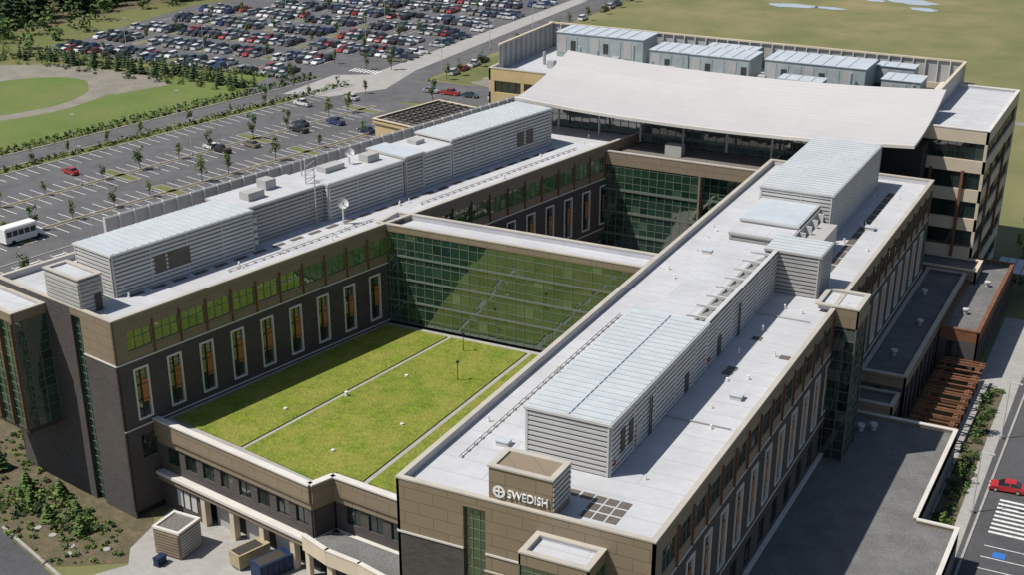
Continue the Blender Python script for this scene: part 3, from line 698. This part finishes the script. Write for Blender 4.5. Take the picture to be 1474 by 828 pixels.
for i in range(9): place('street_tree',R.choice(TM_),-226+i*9+R.uniform(-3,3),R.choice([312,317,341])+R.uniform(-2,2),4.1,R.uniform(.7,1.0))
for x,y in((-19,158),(-19.2,172),(-19.4,188),(-21,252),(-16,258),(-24,262),(-12,266),(-6,270),(-26,270)): place('garden_tree',R.choice(TM_),x,y,2.05,R.uniform(.55,.9))
hb=B('hedge')
for v,s,du in((140.6,1,1.5),(153,1,1.6),(156,.9,2.2)):
    u_=-20
    while u_<178:
        x,y=LF(u_,v+R.uniform(-.6,.6));q=R.uniform(.6,1.2)*s;leaves(hb,R.choice(['leafd','leaf','leaf']),(x,y,4+q*.6),(q,q,q*.9),16,.3,.4);u_+=du
x=-318
while x<-228:
    q=R.uniform(.8,1.5);leaves(hb,R.choice(['leafd','leaf']),(x,316.5+(x+318)*.04,4+q*.5),(q,q,q),18,.35,.4)
    x+=1.8
hb.finish(True)
sb=B('shrub_planting')
def shrubs(n,f,zf,smin,smax,mats):
    for _ in range(n):
        x,y=f();q=smin+(smax-smin)*R.random()**1.8;leaves(sb,R.choice(mats),(x,y,zf+q*.55),(q*R.uniform(.8,1.3),q*R.uniform(.8,1.3),q*.85),int(18+18*q),.13+.08*q,.35)
def inpoly(P):
    xs_=[p[0] for p in P];ys_=[p[1] for p in P]
    def f():
        while 1:
            x=R.uniform(min(xs_),max(xs_));y=R.uniform(min(ys_),max(ys_));c=False;j=len(P)-1
            for i in range(len(P)):
                if (P[i][1]>y)!=(P[j][1]>y) and x<(P[j][0]-P[i][0])*(y-P[i][1])/(P[j][1]-P[i][1])+P[i][0]: c=not c
                j=i
            if c:return x,y
    return f
bed=[(-150,118),(-131,108),(-116,104),(-109,110),(-114,115),(-132,121),(-146,130)]
shrubs(260,inpoly(bed),0,.15,.6,['leaf','leafd','leaf','leafl'])
shrubs(48,inpoly([(-136,111),(-124,110),(-115,114),(-132,120)]),0,.6,1.4,['leaf','leafd','leafl'])
shrubs(90,inpoly([(-20.4,154),(-17.8,154),(-18.6,204),(-20.7,204)]),2,.4,.9,['leaf','leafd'])
shrubs(70,inpoly([(-30,246),(-14,252),(-8,268),(-26,268)]),2,.4,1.2,['leaf','leafd','leafl'])
shrubs(150,inpoly([LF(0,72),LF(30,90),LF(28,150),LF(0,150)]),4,.5,1.6,['leaf','leafd','leaf'])
shrubs(160,lambda:(R.uniform(-330,-235),R.uniform(300,315)),4,.6,1.8,['leaf','leafd'])
shrubs(240,lambda:LF(R.uniform(0,90),R.uniform(185,240)),4,.5,2.2,['leaf','leafd','leaf'])
shrubs(60,lambda:LF(R.uniform(132,170),R.uniform(58,94)),4,.4,1.1,['leaf','leafd','leafl'])
sb.finish(True)
cb=B('conifer_row')
for i in range(45): conif(cb,-318+i*1.9+R.uniform(-.8,.8),309+R.uniform(-4,5),4,R.uniform(3,6),.22,7,per=7)
for i in range(14): conif(cb,*LF(R.uniform(0,26),R.uniform(60,95)),3.5,R.uniform(3,7),.22,9)
for x,y,h in((-132,117,3.6),(-129.5,115,2.6),(-124,112.5,2.8),(-122,115.5,2.4),(-107.6,118.2,3.4),(-109,117.6,2.2),(-140,120,4),(-118,112,3.0),(-127,118,3)): conif(cb,x,y,0,h,.3,9,'leaf')
cb.finish(True)
fb=B('forest')
for i in range(420):
    x=R.uniform(-560,-335);y=R.uniform(330,560)
    if x>-350 and y<400: x-=20
    conif(fb,x,y,4,R.uniform(14,28),.17,11,per=8)
for i in range(160): conif(fb,R.uniform(-520,-318),R.uniform(480,620),4,R.uniform(14,26),.18,11,per=8)
for i in range(60): 
    x,y=R.uniform(-400,-325),R.uniform(300,400);q=R.uniform(2,4);leaves(fb,'leaf',(x,y,4+q),(q,q,q*1.2),60,.6,.4)
fb.finish(True)

# ---------------------------------------------------------------- cars
def carmesh(kind):
    b=B('car_mesh');w=.9
    if kind=='sedan': prof=[(-2.3,.55),(-2.25,.9),(-1.5,.98),(1.0,.95),(2.1,.78),(2.3,.5)];cab=[(-1.75,.97),(-1.0,1.42),(.35,1.45),(1.15,.95)]
    elif kind=='suv': prof=[(-2.3,.6),(-2.28,1.05),(-1.5,1.08),(1.1,1.05),(2.15,.95),(2.3,.6)];cab=[(-2.2,1.06),(-1.95,1.7),(.45,1.72),(1.15,1.05)]
    else: prof=[(-2.7,.65),(-2.68,1.05),(-.9,1.05),(1.4,1.08),(2.5,.98),(2.65,.6)];cab=[(-.75,1.05),(-.6,1.72),(.75,1.74),(1.45,1.08)]
    pts=[(prof[0][0],.28)]+prof+[(prof[-1][0],.28)]
    m=len(pts)
    for s in(1,-1): b.poly('body','car',[(x,s*w*(1 if z<.9 else .95),z) for x,z in pts])
    for i in range(m):
        a=pts[i];c=pts[(i+1)%m];fa=1 if a[1]<.9 else .95;fc=1 if c[1]<.9 else .95
        b.poly('body','car',[(a[0],-w*fa,a[1]),(c[0],-w*fc,c[1]),(c[0],w*fc,c[1]),(a[0],w*fa,a[1])])
    c=cab;wb,wt=.82,.64
    q=[(c[0],wb),(c[1],wt),(c[2],wt),(c[3],wb)]
    for s in(1,-1): b.poly('glass','carglass',[(p[0],s*ww,p[1]) for p,ww in q])
    b.poly('glass','carglass',[(c[0][0],-wb,c[0][1]),(c[1][0],-wt,c[1][1]),(c[1][0],wt,c[1][1]),(c[0][0],wb,c[0][1])])
    b.poly('glass','carglass',[(c[2][0],-wt,c[2][1]),(c[3][0],-wb,c[3][1]),(c[3][0],wb,c[3][1]),(c[2][0],wt,c[2][1])])
    b.box('top','car',W,c[1][0]-.05,c[2][0]+.05,-wt-.03,wt+.03,c[1][1],c[1][1]+.05)
    for s in(1,-1):
        xm=(c[1][0]+c[2][0])/2;b.beam('top','car',(xm,s*(wb+.01),c[0][1]),(xm,s*(wt+.01),c[1][1]),.05)
    wx=1.4 if kind!='pickup' else 1.7
    for x in(-wx,wx):
        for s in(1,-1):
            V,F=b.get('wheel','tire');k=len(V);nn=12
            for yy in(s*.72,s*.93): V+=[(x+.34*math.cos(6.2832*i/nn),yy,.34+.34*math.sin(6.2832*i/nn)) for i in range(nn)]
            F+=[(k+i,k+(i+1)%nn,k+nn+(i+1)%nn,k+nn+i) for i in range(nn)]+[tuple(k+nn+i for i in range(nn))]
            V,F=b.get('hub','metal');k=len(V);V+=[(x+.2*math.cos(6.2832*i/8),s*.935,.34+.2*math.sin(6.2832*i/8)) for i in range(8)];F+=[tuple(k+i for i in range(8))]
    for s in(1,-1):
        e=prof[-1][0];b.box('lamps','white',W,e-.12,e+.01,s*.55-.15,s*.55+.15,.55,.68);e=prof[0][0];b.box('taillamps','red',W,e-.01,e+.1,s*.6-.15,s*.6+.15,.7,.85)
    if kind=='pickup': b.box('bed','dark',W,-2.55,-.95,-.7,.7,1.0,1.065)
    o=b.finish(True);me=o.data;bpy.data.objects.remove(o);return me
CM=[carmesh('sedan'),carmesh('sedan'),carmesh('suv'),carmesh('suv'),carmesh('pickup')]
cols=[(.6,.6,.6),(.45,.46,.48),(.3,.31,.33),(.02,.02,.025),(.015,.015,.02),(.03,.04,.09),(.02,.05,.16),(.35,.02,.02),(.75,.75,.75),(.75,.75,.75),(.12,.12,.13),(.2,.18,.14),(.06,.07,.08),(.03,.06,.05),(.5,.5,.5)]
def car(x,y,rz,col=None,z=4.05,k=None): place('parked_car',R.choice(CM) if k is None else CM[k],x,y,z,1,rz,col or R.choice(cols))
for y in yrows:
    x=-316.6 if y<400 else -298
    while x<-232+ (14 if y>350 else 0):
        for s in(-2.7,2.7):
            isl=y<400 and any(abs(x-q)<1.9 for q in(-300,-276,-252))
            if R.random()<.86 and not(y+s<322) and not isl: car(x,y+s,math.radians(90 if R.random()<.5 else -90)+R.uniform(-.03,.03))
        x+=2.75
for i in range(34):
    if R.random()<.6: car(-214.5+R.uniform(-.2,.2),350+i*3.3,math.radians(R.choice([0,180])))
for i in range(26):
    if R.random()<.6: car(-191.8,340+i*6,math.radians(90))
for x in(-192,-186,-180,-172,-166,-160): car(x+5,324.3,math.radians(0))
aL=math.pi/2-ang
for x,y,c in((-205.5,253,(.7,.7,.7)),(-198.5,259,(.2,.17,.12)),(-202,252,(.02,.02,.02)),(-221,223,(.4,.02,.02)),(-199,280,(.03,.03,.03)),(-196,275,(.02,.02,.02)),(-192,285,(.03,.05,.15)),(-202,308,(.5,.5,.5)),(-210,297,(.6,.6,.6)),(-181,282,(.02,.03,.08))): car(x,y,aL+math.pi/2,c)
car(-13.2,173,math.radians(185),(.42,.02,.02),2.03,0)
for x,y in ((-24,283),(-20,276),(-10,240),(-10,243),(-10,228)): car(x,y,.3,R.choice(cols),2.1)
b=B('shuttle_bus')
b.box('body','white',W,-3.6,2.4,-1.15,1.15,.45,2.9);b.box('roof_cap','white',W,-3.4,2.5,-1.0,1.0,2.9,3.05)
b.prism('hood','white',[(2.4,-1),(3.6,-.95),(3.6,.95),(2.4,1)],.45,1.35)
b.poly('windshield','carglass',[(2.43,-1,1.36),(2.43,1,1.36),(2.42,1,2.5),(2.42,-1,2.5)])
for s in(1,-1):
    for i in range(5): b.box('windows','carglass',W,-3.3+i*1.12,-2.35+i*1.12,s*1.16-.02,s*1.16+.02,1.5,2.4)
    for x in(-2.2,2.6):
        V,F=b.get('wheels','tire');k=len(V)
        for yy in(s*.8,s*1.18): V+=[(x+.42*math.cos(6.2832*i/12),yy,.42+.42*math.sin(6.2832*i/12)) for i in range(12)]
        F+=[(k+i,k+(i+1)%12,k+12+(i+1)%12,k+12+i) for i in range(12)]+[tuple(k+12+i for i in range(12))]
o=b.finish();o.location=(-198.5,185,4.05);o.rotation_euler=(0,0,aL);o.scale=(1.15,1.15,1.15)
for T_,z,pts in ((LF,4,[(45,118),(75,118),(105,118),(135,118),(60,142),(90,142),(120,142),(150,142),(50,78),(90,78)]),(W,4,[(-300,333),(-270,333),(-240,333),(-300,368),(-260,368),(-235,368),(-290,404),(-250,404),(-198,350),(-198,380),(-198,410)]),(W,2,[(-16.3,188),(-16.3,165),(-16.5,210)])):
    for p in pts:
        x,y=T_(*p);b=B('street_lamp');b.cyl('pole','metalw',x,y,z,z+9,.1,6,.06);b.cyl('base','concrete',x,y,z,z+.6,.28,8);b.beam('arm','metalw',(x,y,z+8.9),(x+1.3,y-.4,z+9.1),.05);b.box('head','metal',W,x+1,x+1.7,y-.6,y-.25,z+9,z+9.15);b.finish()
for x,y in((-88,160),(-84,151)):
    b=B('roof_lamp_post');b.cyl('pole','dark',x,y,12.5,15.2,.06,6);b.cyl('head','dark',x,y,15.2,15.5,.22,8);b.finish()
b=B('service_shed')
b.box('walls','tan',W,-106.4,-102.4,112.6,116.8,0,3.7);b.box('roof','gravelr',W,-106.1,-102.7,112.9,116.5,3.7,3.82)
for p in((-106.5,-102.3,112.5,112.9),(-106.5,-102.3,116.5,116.9),(-106.5,-106.1,112.9,116.5),(-102.7,-102.3,112.9,116.5)): b.box('coping','whitecop',W,*p,3.7,4.0)
slats(b,wf(-106.4,112.6,1,0,0,-1),.2,3.9,.3,3.4,'tan',.4);slats(b,wf(-102.4,112.6,0,1,1,0),.2,4.0,.3,3.4,'metal',.4);b.finish()
def container(name,mat,x,y,rz,L,w,h):
    b=B(name);b.box('body',mat,W,-L/2,L/2,-w/2,w/2,.25,h)
    for i in range(int(L/.8)):
        for s in(1,-1): b.box('ribs',mat,W,-L/2+.3+i*.8,-L/2+.42+i*.8,s*w/2-.02,s*w/2+.09*s,.3,h-.1)
    b.box('top_rim',mat,W,-L/2-.06,L/2+.06,-w/2-.06,w/2+.06,h,h+.12);b.box('skids','dark',W,-L/2,L/2,-.5,.5,.05,.25)
    b.box('lid','dark',W,-L/2+.2,L/2-.8,-w/2+.2,w/2-.2,h+.12,h+.16)
    o=b.finish();o.location=(x,y,.02);o.rotation_euler=(0,0,rz)
container('dumpster','tanc',-94.6,116.3,1.25,4.6,2.1,2.1);container('waste_compactor','bluec',-90.6,115.4,1.2,4.8,2.2,2.2)
container('recycling_bin','bluec',-104.2,110.8,1.5,1.5,.8,1.1)
b=B('pergola')
for i in range(9):
    y=180+i*2.9
    for x in(-27.5,-22.5): b.box('posts','wood',W,x,x+.25,y,y+.25,2,5.4)
    b.box('cross_beams','wood',W,-28.2,-21.6,y-.05,y+.3,5.65,6.05)
for x in(-27.5,-22.5): b.box('main_beams','wood',W,x-.05,x+.3,179.5,205,5.4,5.65)
for i in range(13): b.box('slats','wood',W,-28.2,-21.6,181+i*1.9,181.2+i*1.9,6.06,6.2)
b.finish()

# ---------------------------------------------------------------- light & camera
w=bpy.data.worlds.new('World');sc.world=w;w.use_nodes=True;nt=w.node_tree
sky=nt.nodes.new('ShaderNodeTexSky');sky.sky_type='NISHITA';sky.sun_disc=False
sd=Vector((-.48,-.40,1)).normalized();el=math.asin(sd.z)
sky.sun_elevation=el;sky.sun_rotation=math.atan2(sd.x,sd.y)
bg=nt.nodes['Background'];bg.inputs[1].default_value=.085;nt.links.new(sky.outputs[0],bg.inputs[0])
ld=bpy.data.lights.new('sun','SUN');ld.energy=5;ld.angle=math.radians(.5);ld.color=(1,.96,.89)
lo=bpy.data.objects.new('sun',ld);sc.collection.objects.link(lo);lo.rotation_euler=sd.to_track_quat('Z','Y').to_euler();lo.location=(0,0,200)
cd=bpy.data.cameras.new('camera');cd.lens=2000/1474*36;cd.sensor_width=36;cd.shift_y=146/1474;cd.clip_end=12000;cd.clip_start=1
co=bpy.data.objects.new('camera',cd);sc.collection.objects.link(co);co.location=(0,0,94);co.rotation_euler=(math.radians(64.4),0,math.atan2(.448,.894));sc.camera=co
sc.view_settings.view_transform='Standard';sc.view_settings.look='None'
